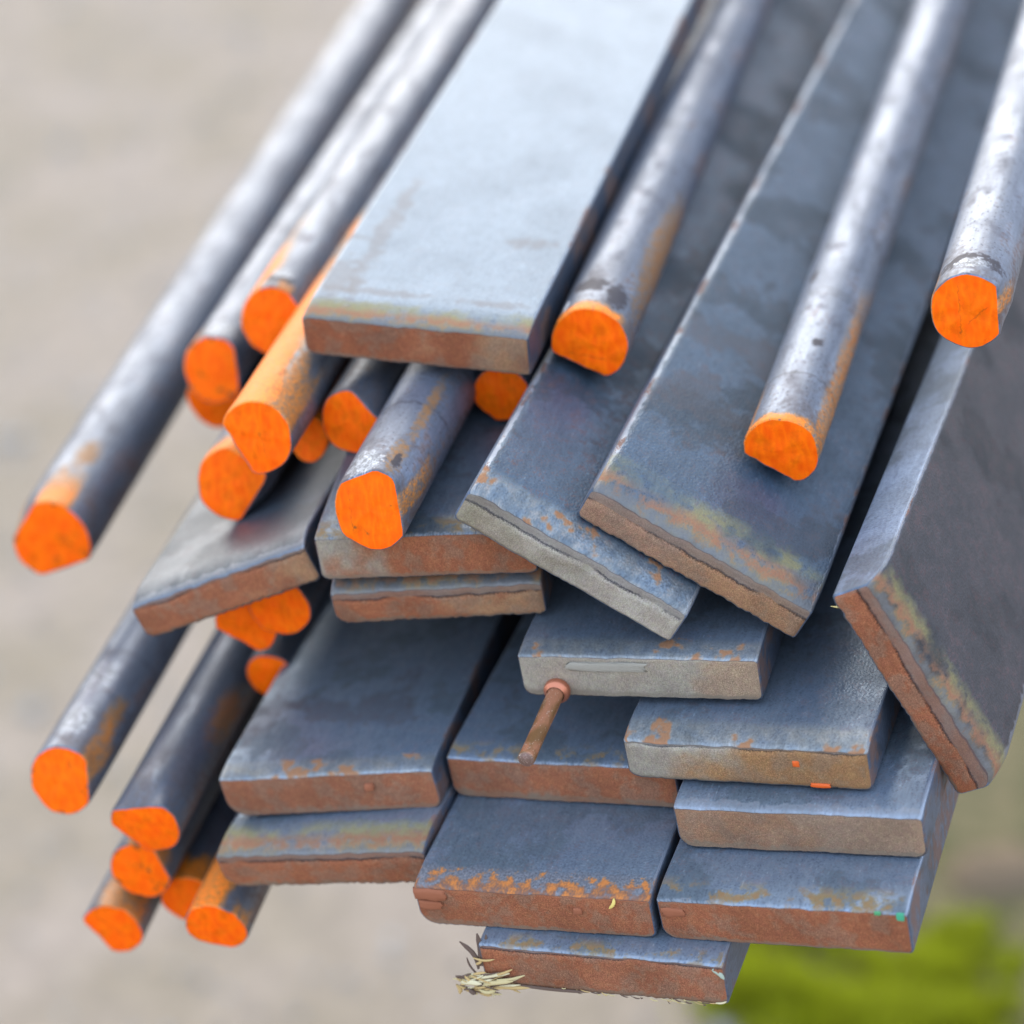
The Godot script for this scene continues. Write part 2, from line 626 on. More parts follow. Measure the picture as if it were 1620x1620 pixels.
func build_flats() -> void:
	var rust := Color8(142, 88, 60)
	var dull := Color8(140, 90, 64)
	var grey := Color8(152, 144, 128)
	var pale := Color8(164, 157, 142)
	var ochre := Color8(144, 108, 72)
	var mixed := Color8(146, 110, 80)
	var base := {"drop": 1.0, "band": 7.0, "rake": 0.6, "skew": 0.0, "torn": 0.4, "radii": [1.2, 1.4, 2.6, 3.6], "tone": 1.5, "tint": Color(1.04, 1.02, 0.96), "rust": 0.25, "kind": 0, "left": rust, "right": rust, "split": 0.5, "burnish": 0.0, "foot": 0.12}
	# x, y, z of the middle of the upper front edge; yaw, pitch, roll; width and thickness in mm
	var r1 := flat_bar([-0.0002, 0.7906, 0.0464, -2.67, -0.53, -0.50, 82.0, 17.4], base.merged({"seed": 1, "kind": 4, "band": 6.0, "torn": 0.9, "foot": 0.22, "right": dull, "burnish": 0.12, "label": "lowest flat steel bar, rusty cut end with pale wood splinters on its corner"}, true))
	var r2 := flat_bar([-0.0224, 0.8082, 0.0381, -1.38, 0.11, -0.23, 80.0, 17.4], base.merged({"seed": 2, "kind": 2, "band": 10.0, "drop": 1.6, "radii": [1.0, 1.2, 2.8, 6.0], "relief": 0.010, "label": "flat steel bar with an orange rust band along its front edge, on the lowest bar"}, true))
	var r3 := flat_bar([0.0590, 0.8081, 0.0399, -2.71, -0.15, 0.89, 80.0, 17.4], base.merged({"seed": 3, "kind": 4, "band": 9.0, "drop": 1.4, "radii": [1.0, 1.2, 1.4, 5.0], "label": "flat steel bar at lower right, rusty face with green flecks at its upper right corner"}, true))
	flat_bar([-0.1026, 0.8086, 0.0193, -1.60, -2.89, 5.01, 78.0, 17.4], base.merged({"seed": 4, "kind": 3, "band": 13.0, "drop": 3.4, "torn": 1.0, "radii": [2.0, 2.0, 3.0, 6.5], "burnish": 0.26, "rake": 2.0, "label": "flat steel bar with rounded rusty lip, beneath the one with silvery front band"}, true))
	var r5 := flat_bar([-0.1024, 0.8257, 0.0016, 2.04, -1.37, 3.05, 78.0, 17.4], base.merged({"seed": 5, "kind": 1, "band": 9.0, "drop": 1.6, "radii": [1.0, 1.2, 4.0, 7.5], "left": dull, "right": dull, "patches": [[46.0, 42.0, 27.0, 16.0, 0.55], [6.0, 34.0, 10.0, 16.0, 0.4]], "label": "flat steel bar with silvery front band and dark oval stain, left of the lower stack"}, true))
	flat_bar([-0.0216, 0.8260, -0.0068, -2.58, 0.09, -0.04, 80.0, 17.4], base.merged({"seed": 6, "kind": 4, "band": 8.0, "drop": 1.1, "radii": [1.0, 1.4, 3.0, 4.0], "foot": 0.24, "left": dull, "right": rust, "tone": 1.4, "label": "flat steel bar under the copper stud with a yellow stain on its front edge"}, true))
	flat_bar([0.0618, 0.8261, 0.0160, -2.30, -0.20, 0.67, 80.0, 17.4], base.merged({"seed": 7, "band": 5.0, "drop": 1.4, "radii": [1.2, 1.4, 3.4, 5.0], "left": Color8(142, 108, 82), "right": Color8(140, 116, 94), "foot": 0.16, "label": "flat steel bar with brownish grey face, directly above the one with green flecks"}, true))
	var r8 := flat_bar([0.0453, 0.8444, 0.0054, -3.17, 0.06, 0.13, 80.0, 17.4], base.merged({"seed": 8, "kind": 1, "band": 11.0, "drop": 2.4, "radii": [1.4, 1.2, 2.4, 4.0], "left": grey, "right": ochre, "split": 0.42, "tone": 1.3, "burnish": 0.14, "foot": 0.08, "label": "flat steel bar whose cut end goes from grey at left to orange brown at right"}, true))
	var r9 := flat_bar([0.0093, 0.8645, -0.0126, -0.03, -0.11, -0.85, 80.0, 17.4], base.merged({"seed": 9, "kind": 1, "band": 10.0, "drop": 1.4, "radii": [1.2, 1.4, 2.2, 4.0], "left": grey, "right": Color8(150, 128, 104), "split": 0.8, "tone": 1.3, "foot": 0.2, "label": "grey faced flat steel bar with a copper stud sticking out of its cut end"}, true))
	flat_bar([-0.0602, 0.8849, -0.0270, 7.94, -0.03, -1.68, 72.0, 17.4], base.merged({"seed": 10, "tone": 1.15, "kind": 3, "band": 12.0, "drop": 4.0, "torn": 1.0, "radii": [2.2, 2.0, 2.0, 5.0], "left": rust, "right": mixed, "split": 0.72, "burnish": 0.3, "rake": 2.4, "label": "flat steel bar with ragged lower edge, under the one carrying the shiny round bar"}, true))
	flat_bar([-0.0601, 0.9026, -0.0258, 7.88, 0.68, -2.87, 73.0, 17.4], base.merged({"seed": 11, "tone": 1.15, "kind": 4, "band": 9.0, "drop": 0.9, "radii": [1.2, 1.2, 2.0, 2.4], "left": grey, "right": rust, "split": 0.24, "foot": 0.2, "label": "flat steel bar carrying the shiny round bar, cut end grey then rusty"}, true))
	flat_bar([-0.1388, 0.8875, -0.0266, 6.47, -4.97, 15.80, 69.0, 16.0], base.merged({"seed": 12, "tone": 0.86, "even": 0.5, "kind": 0, "band": 11.0, "drop": 2.6, "torn": 0.8, "radii": [1.6, 1.4, 2.0, 4.0], "left": rust, "right": mixed, "split": 0.86, "burnish": 0.18, "length": 700.0, "label": "flat steel bar tilted down to the left, over the recessed orange rod ends"}, true))
	flat_bar([-0.0022, 0.9037, -0.0164, -0.31, -0.24, -35.72, 80.0, 17.4], base.merged({"seed": 13, "kind": 1, "band": 12.0, "drop": 3.6, "radii": [3.4, 2.0, 1.2, 2.0], "left": Color8(138, 130, 110), "right": pale, "split": 0.3, "burnish": 0.3, "foot": 0.1, "rust": 0.5, "edge_rust": 0.35, "arris": 0.9, "side_tone": 1.25, "tone": 1.0, "tint": Color(0.94, 1.02, 1.03), "relief": 0.011, "label": "steeply tilted flat steel bar with pale grey cut end, lying across the stack's middle"}, true))
	flat_bar([0.0354, 0.8990, -0.0250, -2.11, 1.10, -34.71, 80.0, 17.4], base.merged({"seed": 14, "kind": 3, "band": 17.0, "drop": 3.8, "torn": 1.0, "radii": [3.4, 1.8, 1.4, 2.4], "left": Color8(152, 118, 94), "right": mixed, "burnish": 0.34, "edge_rust": 0.4, "arris": 0.7, "side_tone": 1.15, "tone": 1.0, "tint": Color(0.94, 1.02, 1.03), "rust": 0.25, "relief": 0.011, "patches": [[22.0, 68.0, 22.0, 18.0, 0.6], [24.0, 112.0, 30.0, 14.0, 0.6], [70.0, 30.0, 14.0, 20.0, 0.35]], "marks": [[8.0, 44.0, 3.0, 2.5]], "label": "tilted flat steel bar with yellowish rust band, overlapping the tilted pale ended one"}, true))
	flat_bar([0.1077, 0.8563, -0.0106, -3.85, 0.76, -66.03, 81.0, 18.0], base.merged({"seed": 15, "kind": 3, "band": 11.0, "drop": 4.0, "torn": 0.8, "radii": [1.4, 6.0, 2.0, 1.2], "burnish": 0.36, "rust": 0.45, "tone": 0.60, "tint": Color(1.08, 0.98, 0.95), "metal": 1.0, "side_tone": 2.2, "label": "flat steel bar standing almost on edge at the right side of the bundle"}, true))
	flat_bar([-0.0713, 0.9513, -0.0820, -0.55, 4.71, -8.13, 80.0, 17.4], base.merged({"seed": 16, "kind": 3, "band": 10.0, "drop": 2.0, "radii": [2.0, 1.4, 1.6, 4.0], "left": Color8(142, 86, 58), "right": mixed, "split": 0.8, "burnish": 0.0, "rust": 0.08, "tone": 1.12, "tint": Color(0.98, 1.02, 1.0), "metal": 1.0, "even": 0.85, "edge_rust": 0.3, "marks": [[65.0, 57.0, 10.0, 4.5], [22.0, 17.0, 22.0, 2.2], [62.0, 16.0, 14.0, 2.4], [5.0, 52.0, 7.0, 1.6], [14.0, 50.0, 4.0, 46.0], [8.0, 24.0, 7.0, 16.0]], "label": "topmost flat steel bar, pale shiny upper face and rusty cut end"}, true))
	# burrs and lumps on the cut faces
	var rusty := plain(Color8(138, 80, 50), 0.85)
	var greyish := plain(Color8(146, 138, 122), 0.85)
	greyish.heightmap_enabled = true
	greyish.heightmap_texture = cut_height
	greyish.heightmap_scale = 0.02
	lump(r2, "burr", Vector3(-0.0345, -0.0042, 0.0004), Vector3(0.011, 0.0038, 0.0022), 1.0, rusty)
	lump(r2, "burr", Vector3(-0.0350, -0.0085, 0.0002), Vector3(0.008, 0.0034, 0.0018), 2.0, rusty)
	lump(r2, "burr", Vector3(0.0155, -0.0072, 0.0005), Vector3(0.0028, 0.0024, 0.002), 3.0, rusty)
	lump(r3, "burr", Vector3(-0.0348, -0.0058, 0.0004), Vector3(0.007, 0.003, 0.0018), 4.0, rusty)
	lump(r5, "burr", Vector3(0.0154, -0.0068, 0.0008), Vector3(0.0034, 0.0026, 0.0026), 5.0, rusty)
	lump(r9, "weld_bead", Vector3(-0.0100, -0.0050, 0.0004), Vector3(0.0270, 0.0036, 0.0016), 6.0, greyish)
	lump(r8, "orange_fleck", Vector3(0.0165, -0.0078, 0.0004), Vector3(0.0022, 0.0022, 0.0012), 7.0, plain(Color8(205, 84, 8), 0.6))
	lump(r8, "orange_fleck", Vector3(0.0235, -0.0158, 0.0004), Vector3(0.0062, 0.0014, 0.0010), 8.0, plain(Color8(205, 84, 8), 0.6))
	lump(r3, "green_fleck", Vector3(0.0376, -0.0026, 0.0004), Vector3(0.0024, 0.0030, 0.0008), 9.0, plain(Color8(60, 150, 110), 0.6))
	lump(r3, "green_fleck", Vector3(0.0306, -0.0018, 0.0003), Vector3(0.0020, 0.0014, 0.0008), 10.0, plain(Color8(70, 140, 90), 0.6))
	stud(r9)


func lump(bar: Node3D, called: String, at: Vector3, size: Vector3, sd: float, mat: Material) -> void:
	var o := part(called, lump_mesh(size, sd, 0.3, 0.85), mat, bar)
	o.position = at


func lathe(profile: Array, seg: int) -> ArrayMesh:
	var p := PackedVector3Array()
	var uv := PackedVector2Array()
	for k in profile.size():
		for c in seg + 1:
			var a := -TAU * c / seg
			p.append(Vector3(cos(a) * profile[k].x, sin(a) * profile[k].x, profile[k].y))
			uv.append(Vector2(c / float(seg), k / float(profile.size() - 1)))
	return grid_mesh(p, uv, seg + 1, true, true)


# the copper plated stud welded to the grey cut end
func stud(bar: Node3D) -> void:
	var W := 96
	var H := 192
	var data := PackedByteArray()
	data.resize(W * H * 4)
	for y in H:
		for x in W:
			var nl := low_noise[((y * 2 + 77) & 511) << 9 | ((x * 2 + 31) & 511)] / 255.0
			var nm := mid_noise[((y * 2) & 511) << 9 | ((x * 2) & 511)] / 255.0
			var nf := fine_noise[((y * 3) & 511) << 9 | ((x * 3) & 511)] / 255.0
			var t := y / float(H)
			var k := clampf((nl - 0.35) * 2.5 + (t - 0.4), 0.0, 1.0)
			var c := Color8(166, 110, 78).lerp(Color8(118, 82, 46), k)
			var ro := 0.5
			if t > 0.8:
				c = c.lerp(Color8(112, 92, 88), clampf((t - 0.8) * 8.0, 0.0, 0.75))
			if nf > 0.8 and nm > 0.55:
				c = Color8(214, 200, 186)
				ro = 0.3
			c = c * (0.9 + nf * 0.2)
			data[(y * W + x) * 4] = clampi(int(c.r * 255), 0, 255)
			data[(y * W + x) * 4 + 1] = clampi(int(c.g * 255), 0, 255)
			data[(y * W + x) * 4 + 2] = clampi(int(c.b * 255), 0, 255)
			data[(y * W + x) * 4 + 3] = int(ro * 255)
	var m := steel(ImageTexture.create_from_image(Image.create_from_data(W, H, false, Image.FORMAT_RGBA8, data)), null, 0.0)
	var o := part("copper_stud", lathe([Vector2(0.0, -0.001), Vector2(0.0026, -0.001), Vector2(0.0027, 0.004), Vector2(0.0028, 0.012), Vector2(0.00265, 0.022), Vector2(0.0027, 0.032), Vector2(0.0028, 0.0385), Vector2(0.0026, 0.0395), Vector2(0.0, 0.0396)], 28), m, bar)
	o.position = Vector3(-0.028, -0.0144, 0.0)
	var fl := part("collar", lathe([Vector2(0.0029, -0.0006), Vector2(0.0040, -0.0004), Vector2(0.0044, 0.0006), Vector2(0.0044, 0.0020), Vector2(0.0040, 0.0027), Vector2(0.0036, 0.0028), Vector2(0.0030, 0.0036)], 28), plain(Color8(184, 114, 84), 0.4, 0.7), o)
	fl.position = Vector3.ZERO


# ------------------------------------------------------------------ round bars
# sprays: [angle, half width, length mm, strength]; marks: [angle, half width, z mm, half length mm, kind] kind 0 dark, 1 white, 2 rust, 3 bare bright
func bake_rod(sd: int, tone: float, sprays: Array, marks: Array, rings: Array) -> ImageTexture:
	var W := 176
	var H := 512
	var data := PackedByteArray()
	data.resize(W * H * 4)
	var ox := (sd * 61) & 511
	var oy := (sd * 173) & 511
	var at := 0
	for y in H:
		var z := y * 320.0 / H
		for x in W:
			var an := x * 360.0 / W
			var ix := int(x * 512.0 / W) + ox
			var iy := int(z * 6.0) + oy
			var jy := int(z * 2.0) + oy
			var nl := low_noise[((jy & 511) << 9) | (ix & 511)] / 255.0
			var nm := mid_noise[((iy & 511) << 9) | (ix & 511)] / 255.0
			var nf := fine_noise[((iy & 511) << 9) | (ix & 511)] / 255.0
			var k := clampf((nl - 0.25) * 1.6, 0.0, 1.0)
			var nd := low_noise[(((jy * 2 + 200) & 511) << 9) | ((ix + 90) & 511)] / 255.0
			var nr := ridge_noise[(((jy / 2) & 511) << 9) | ((ix * 2) & 511)] / 255.0
			var r := lerpf(98.0, 112.0, k) * tone
			var g := lerpf(104.0, 120.0, k) * tone
			var b := lerpf(115.0, 133.0, k) * tone
			var ro := lerpf(0.46, 0.35, k)
			# lengthwise streaks, dark scale in islands, brown bloom on the lower right side
			var st := 1.0 + (nr - 0.5) * 0.16 + (nm - 0.5) * 0.08
			r *= st
			g *= st
			b *= st
			var dark := smoothstep(0.55, 0.9, nd * 0.8 + nm * 0.2)
			r = lerpf(r, 66.0, dark * 0.42)
			g = lerpf(g, 64.0, dark * 0.42)
			b = lerpf(b, 70.0, dark * 0.42)
			ro = lerpf(ro, 0.56, dark)
			var lee := clampf(1.0 - absf(fposmod(an + 15.0 + 180.0, 360.0) - 180.0) / 70.0, 0.0, 1.0)
			var s := clampf((nm * 0.5 + nl * 0.6 - 0.74 + lee * 0.34) * 2.2, 0.0, 0.7)
			r = lerpf(r, 112.0, s)
			g = lerpf(g, 84.0, s)
			b = lerpf(b, 74.0, s)
			ro = lerpf(ro, 0.72, s)
			if nf + nm * 0.5 > 1.16:
				r *= 0.6
				g *= 0.6
				b *= 0.62
				ro = 0.6
			# handled, tarnished tips
			var tip := clampf(1.0 - z / 42.0, 0.0, 1.0) * smoothstep(0.35, 0.75, nd * 0.6 + nm * 0.5)
			r = lerpf(r, 92.0, tip * 0.6)
			g = lerpf(g, 80.0, tip * 0.6)
			b = lerpf(b, 76.0, tip * 0.6)
			ro = lerpf(ro, 0.62, tip)
			for rg: Array in rings:
				var d := absf(z - float(rg[0]) - sin(deg_to_rad(an + float(rg[2]))) * float(rg[1]) - (nm - 0.5) * 2.0)
				if d < 0.8:
					var q := (0.8 - d) * 0.9 * (0.4 + nf)
					r = lerpf(r, 50.0, clampf(q, 0.0, 0.8))
					g = lerpf(g, 50.0, clampf(q, 0.0, 0.8))
					b = lerpf(b, 56.0, clampf(q, 0.0, 0.8))
			for mk: Array in marks:
				var da: float = absf(fposmod(an - float(mk[0]) + 180.0, 360.0) - 180.0) / float(mk[1])
				var dz: float = (z - float(mk[2])) / float(mk[3])
				var d := 1.0 - da * da - dz * dz + (nm - 0.5) * 1.1 + (nf - 0.5) * 0.5
				if d > 0.0:
					var kind: int = mk[4]
					var q := minf(d * 2.5, 0.9)
					if kind == 2:
						q = smoothstep(0.0, 1.0, d) * 0.8 * (0.6 + nf * 0.5)
					var col := Vector3(50, 46, 52)
					if kind == 1:
						col = Vector3(222, 222, 224)
					elif kind == 2:
						col = Vector3(150, 96, 44)
					elif kind == 3:
						col = Vector3(150, 156, 165) * (0.55 + nf * 0.5 + (nm - 0.5) * 0.6)
					r = lerpf(r, col.x, q)
					g = lerpf(g, col.y, q)
					b = lerpf(b, col.z, q)
					ro = lerpf(ro, 0.45 if kind == 3 else 0.65, q)
			# orange paint that went past the end
			var paint := 0.0
			for sp: Array in sprays:
				var da: float = absf(fposmod(an - float(sp[0]) + 180.0, 360.0) - 180.0) / float(sp[1])
				var lim: float = float(sp[2]) * (0.55 + nl * 0.9)
				var d := (1.0 - smoothstep(lim * 0.35, lim, z)) * (1.0 - smoothstep(0.55, 1.0, da + (nl - 0.5) * 0.5)) * float(sp[3])
				paint = maxf(paint, d)
			paint = clampf(paint + (nf - 0.5) * 0.55 * minf(paint * 4.0, 1.0) + (nm - 0.5) * 0.5 * minf(paint * 4.0, 1.0), 0.0, 1.0)
			if nf + nm > 1.5:
				paint *= 0.15
			r = lerpf(r, 246.0, paint)
			g = lerpf(g, 122.0, paint)
			b = lerpf(b, 8.0, paint)
			ro = lerpf(ro, 0.6, paint)
			var f := 0.90 + nf * 0.20
			data[at] = clampi(int(r * f), 0, 255)
			data[at + 1] = clampi(int(g * f), 0, 255)
			data[at + 2] = clampi(int(b * f), 0, 255)
			data[at + 3] = clampi(int(ro * 255.0), 0, 255)
			at += 4
	return ImageTexture.create_from_image(Image.create_from_data(W, H, false, Image.FORMAT_RGBA8, data))


# worn: how much bare metal shows through the paint; scratches: [x, y, angle, length] in fractions of the disc
func bake_end(sd: int, worn: float, scratches: Array) -> ImageTexture:
	var W := 112
	var data := PackedByteArray()
	data.resize(W * W * 4)
	var ox := (sd * 83) & 511
	var oy := (sd * 149) & 511
	var at := 0
	for y in W:
		for x in W:
			var px := x / float(W) * 2.0 - 1.0
			var py := 1.0 - y / float(W) * 2.0
			var ix := x * 2 + ox
			var iy := y * 2 + oy
			var nl := low_noise[((iy & 511) << 9) | (ix & 511)] / 255.0
			var nm := mid_noise[((iy & 511) << 9) | (ix & 511)] / 255.0
			var nf := fine_noise[((iy & 511) << 9) | (ix & 511)] / 255.0
			var nr := ridge_noise[(((iy / 3) & 511) << 9) | (ix & 511)] / 255.0
			var rr := sqrt(px * px + py * py)
			var r := 250.0
			var g := lerpf(92.0, 112.0, nl)
			var b := 0.0
			var ro := 0.65
			# thinner coats where the metal darkens it, brush marks, a soiled rim
			var thin := smoothstep(0.5, 0.85, nl * 0.8 + nm * 0.25) * 0.35 + maxf(rr - 0.86, 0.0) * 0.6
			r = lerpf(r, 196.0, thin)
			g = lerpf(g, 78.0, thin)
			r *= 0.99 + (nr - 0.5) * 0.06
			g *= 0.97 + (nr - 0.5) * 0.22
			var w := worn * 1.2 - 0.92 + (nl - 0.5) * 1.2 + (nm - 0.5) * 0.8 + maxf(rr - 0.75, 0.0) * 1.2
			if w > 0.0:
				var s := clampf(w * 3.0, 0.0, 0.8)
				r = lerpf(r, 92.0, s)
				g = lerpf(g, 62.0, s)
				b = lerpf(b, 46.0, s)
				ro = 0.6
			for sc: Array in scratches:
				var d := Vector2(px - float(sc[0]), py - float(sc[1]))
				var dir := Vector2(cos(deg_to_rad(float(sc[2]))), sin(deg_to_rad(float(sc[2]))))
				var along := d.dot(dir)
				var off := absf(d.dot(dir.orthogonal()) + (nm - 0.5) * 0.08)
				if absf(along) < float(sc[3]) and off < 0.025:
					var s := 0.35 * (1.0 - off / 0.025) * (0.4 + nl)
					r = lerpf(r, 90.0, s)
					g = lerpf(g, 50.0, s)
					b = lerpf(b, 30.0, s)
			var f := 0.97 + (nf - 0.5) * 0.06
			data[at] = clampi(int(r * f), 0, 255)
			data[at + 1] = clampi(int(g * f), 0, 255)
			data[at + 2] = clampi(int(b * f), 0, 255)
			data[at + 3] = int(ro * 255.0)
			at += 4
	return ImageTexture.create_from_image(Image.create_from_data(W, W, false, Image.FORMAT_RGBA8, data))


# chords: [angle, fraction of the radius where the squeezed end is flat]; tilt: how the cut leans (dz/dx, dz/dy)
func rod_ring(d: float, s: float, inset: float, spec: Dictionary) -> PackedVector3Array:
	var n := 44
	var ring := PackedVector3Array()
	var fade := pow(clampf(1.0 - s / 14.0, 0.0, 1.0), 1.5)
	var tilt: Vector2 = spec.get("tilt", Vector2.ZERO)
	var sd: float = spec.seed
	for i in n + 1:
		var a := TAU * (i % n) / n
		var r := d / 2.0 - inset
		r *= 1.0 + rough.get_noise_2d(cos(a) * 0.9 + sd * 3.0, sin(a) * 0.9) * 0.05 * fade
		var full := r
		for ch: Array in spec.get("chords", []):
			var c := cos(a - deg_to_rad(float(ch[0])))
			if c > 0.05:
				var lim := (d / 2.0 * float(ch[1]) - inset) / c
				# a soft corner between arc and chord
				var h := clampf(0.5 + 0.5 * (r - lim) / 0.8, 0.0, 1.0)
				r = lerpf(r, lim, h) - 0.8 * h * (1.0 - h) * 0.5
		r = lerpf(full, r, fade)
		var x := cos(a) * r
		var y := sin(a) * r
		var lean := clampf(1.0 - s / 24.0, 0.0, 1.0)
		var z := -s + (tilt.x * x + tilt.y * y + rough.get_noise_2d(x * 0.12 + sd, y * 0.12) * 0.7) * lean
		ring.append(Vector3(x, y, z) * 0.001)
	return ring


func round_bar(row: Array, spec: Dictionary) -> Node3D:
	var d: float = spec.get("d", 22.5)
	var sd: int = spec.seed
	var at := Transform3D(Basis.from_euler(Vector3(deg_to_rad(row[4]), deg_to_rad(row[3]), 0.0)), Vector3(row[0], row[1], row[2]))
	var root := thing("round_bar", spec.label, "steel rod", "round steel bars with orange painted ends", at)
	var n := 45
	var pts := PackedVector3Array()
	var uv := PackedVector2Array()
	var stations := [[0.0, 0.45], [0.2, 0.15], [0.6, 0.0], [1.6, 0.0], [3.0, 0.0], [5.0, 0.0], [7.5, 0.0], [10.5, 0.0], [14.0, 0.0], [19.0, 0.0], [26.0, 0.0]]
	var length: float = spec.get("length", 900.0)
	var s := 40.0
	while s < length:
		stations.append([s, 0.0])
		s += 40.0
	stations.append([length, 0.0])
	for stn: Array in stations:
		pts.append_array(rod_ring(d, stn[0], stn[1], spec))
		for i in n:
			uv.append(Vector2(i / float(n - 1), fold(stn[0])))
	var skin := steel(bake_rod(sd, spec.get("tone", 1.0), spec.get("sprays", []), spec.get("marks", []), spec.get("rings", [])), rod_height, 0.003, 1.0)
	part("shaft", grid_mesh(pts, uv, n, true, true), skin, root)
	var cp := PackedVector3Array()
	var cu := PackedVector2Array()
	var mid := Vector3.ZERO
	var tilt: Vector2 = spec.get("tilt", Vector2.ZERO)
	for i in n - 1:
		mid += pts[i] / (n - 1)
	for j in 7:
		var t := j / 6.0
		for i in n:
			var q := pts[i].lerp(mid, t) * 1000.0
			if j > 0:
				q.z = tilt.x * q.x + tilt.y * q.y + rough.get_noise_2d(q.x * 0.12 + sd, q.y * 0.12) * 0.7 + float(spec.get("dome", 0.5)) * (1.0 - pow(1.0 - t, 2.0)) + rough.get_noise_2d(q.x * 0.35, q.y * 0.35 + sd) * 0.12
			q *= 0.001
			cp.append(q)
			cu.append(Vector2(0.5 + q.x / d * 1000.0, 0.5 - q.y / d * 1000.0))
	part("painted_end", grid_mesh(cp, cu, n, true, true), steel(bake_end(sd, spec.get("worn", 0.1), spec.get("scratches", [])), null, 0.0, 0.0, 0.22), root)
	var bp := PackedVector3Array()
	var bu := PackedVector2Array()
	for j in 2:
		for i in n:
			bp.append(pts[pts.size() - n + i] * (Vector3.ONE if j == 0 else Vector3(0, 0, 1)))
			bu.append(Vector2(i / float(n - 1), j * 0.1))
	part("far_end", grid_mesh(bp, bu, n, true), skin, root)
	return root


func build_rods() -> void:
	round_bar([-0.2345, 0.8643, -0.0857, 5.71, 0.0], {"seed": 101, "d": 31.5, "chords": [[140, 0.82], [285, 0.74]], "tilt": Vector2(0, -0.12), "sprays": [[75, 30, 30, 0.8], [160, 40, 60, 0.35]], "worn": 0.35, "marks": [[70, 20, 40, 12, 2]], "label": "thickest round bar, standing clear at the far left, notched orange end"})
	round_bar([-0.1784, 0.9070, -0.1386, 4.04, 0.0], {"seed": 102, "d": 24.0, "length": 700.0, "chords": [[0, 0.8]], "tilt": Vector2(0, -0.35), "sprays": [[150, 40, 16, 0.8]], "worn": 0.42, "marks": [[80, 30, 8, 8, 3]], "label": "round bar with dull brownish orange end, upper of two stacked ends at left"})
	round_bar([-0.1880, 0.8856, -0.1529, 4.14, 0.0], {"seed": 103, "d": 24.0, "length": 560.0, "tilt": Vector2(0, 0.1), "sprays": [[180, 60, 20, 0.8]], "worn": 0.0, "label": "round bar with bright orange end peeping out below the dull brownish orange one"})
	round_bar([-0.1473, 0.9290, -0.1329, 3.32, 0.0], {"seed": 104, "d": 24.3, "tilt": Vector2(0, -0.3), "sprays": [[140, 50, 70, 0.85], [60, 20, 10, 0.5]], "worn": 0.1, "marks": [[80, 30, 10, 5, 0], [75, 20, 14, 4, 3]], "label": "topmost left round bar with full orange disc, beside the topmost flat bar's left edge"})
	round_bar([-0.1221, 0.9261, -0.0494, 2.60, 0.0], {"seed": 105, "d": 25.5, "chords": [[205, 0.66]], "tilt": Vector2(0, -0.2), "sprays": [[120, 75, 190, 0.95], [40, 40, 50, 0.5]], "worn": 0.0, "scratches": [[0.15, -0.2, 100, 0.35]], "marks": [[62, 10, 11, 4, 0], [70, 6, 24, 3, 0]], "label": "round bar painted orange far up its side, under the topmost flat bar's left corner"})
	round_bar([-0.1465, 0.8964, -0.0700, 7.59, -5.29], {"seed": 106, "d": 26.0, "length": 260.0, "chords": [[-40, 0.72], [55, 0.82]], "tilt": Vector2(0, -0.25), "sprays": [[100, 70, 14, 0.9]], "worn": 0.0, "label": "round bar resting on the left tilted flat bar, below the heavily painted rod"})
	round_bar([-0.0996, 0.9162, -0.0776, 1.53, 0.36], {"seed": 107, "d": 22.5, "chords": [[40, 0.72]], "tilt": Vector2(0, -0.22), "worn": 0.0, "tone": 0.8, "label": "dark round bar with orange end, just left of the shiny round bar"})
	round_bar([-0.1205, 0.9055, -0.0850, 2.6, -1.0], {"seed": 108, "d": 14.0, "length": 140.0, "tilt": Vector2(0, -0.6), "sprays": [[90, 200, 60, 1.0]], "worn": 0.0, "label": "thin orange rod wedged low between the heavily painted rod and the dark one"})
	round_bar([-0.0717, 0.9165, -0.0169, 1.63, 0.36], {"seed": 109, "d": 26.5, "chords": [[4, 0.74], [108, 0.86]], "tilt": Vector2(0.05, -0.3), "sprays": [[170, 30, 60, 0.75], [5, 22, 30, 0.35]], "worn": 0.3, "scratches": [[-0.55, 0.0, 90, 0.5]], "tone": 1.05, "marks": [[105, 34, 8, 8, 3], [58, 15, 14, 14, 2], [52, 11, 48, 26, 2], [55, 7, 10, 5, 0]], "rings": [[46, 3, 40], [78, 2, 60]], "label": "shiny round bar with yellow stains and scuffed orange end, alone on the middle flat bar"})
	round_bar([-0.0517, 0.9133, -0.0993, 0.88, 0.33], {"seed": 110, "d": 21.5, "chords": [[225, 0.86], [270, 0.86]], "tilt": Vector2(0, -0.1), "worn": 0.0, "tone": 0.85, "label": "round bar with deep orange end half hidden beneath the topmost flat bar's right corner"})
	round_bar([-0.0174, 0.9313, -0.1008, 1.83, 1.29], {"seed": 111, "d": 27.0, "chords": [[240, 0.66]], "tilt": Vector2(0, -0.05), "sprays": [[85, 75, 7, 0.9]], "worn": 0.12, "scratches": [[-0.1, -0.3, -15, 0.5]], "marks": [[95, 30, 19, 5, 0], [50, 20, 14, 8, 0], [128, 7, 8, 4, 1], [10, 35, 60, 55, 2]], "label": "round bar with black smear and white paint fleck just behind its orange end"})
	round_bar([0.0512, 0.9052, -0.0702, -0.64, 2.12], {"seed": 112, "d": 25.0, "chords": [[236, 0.6]], "tilt": Vector2(0, -0.02), "sprays": [[95, 90, 6, 0.9], [165, 30, 40, 0.6], [10, 25, 120, 0.4]], "worn": 0.0, "tone": 1.1, "marks": [[70, 10, 52, 3, 0], [120, 8, 102, 5, 0]], "rings": [[84, 3, -20], [88, 3, -40], [28, 3, 20]], "label": "round bar with scratched ring marks and clean orange end, on the yellowish rusted bar"})
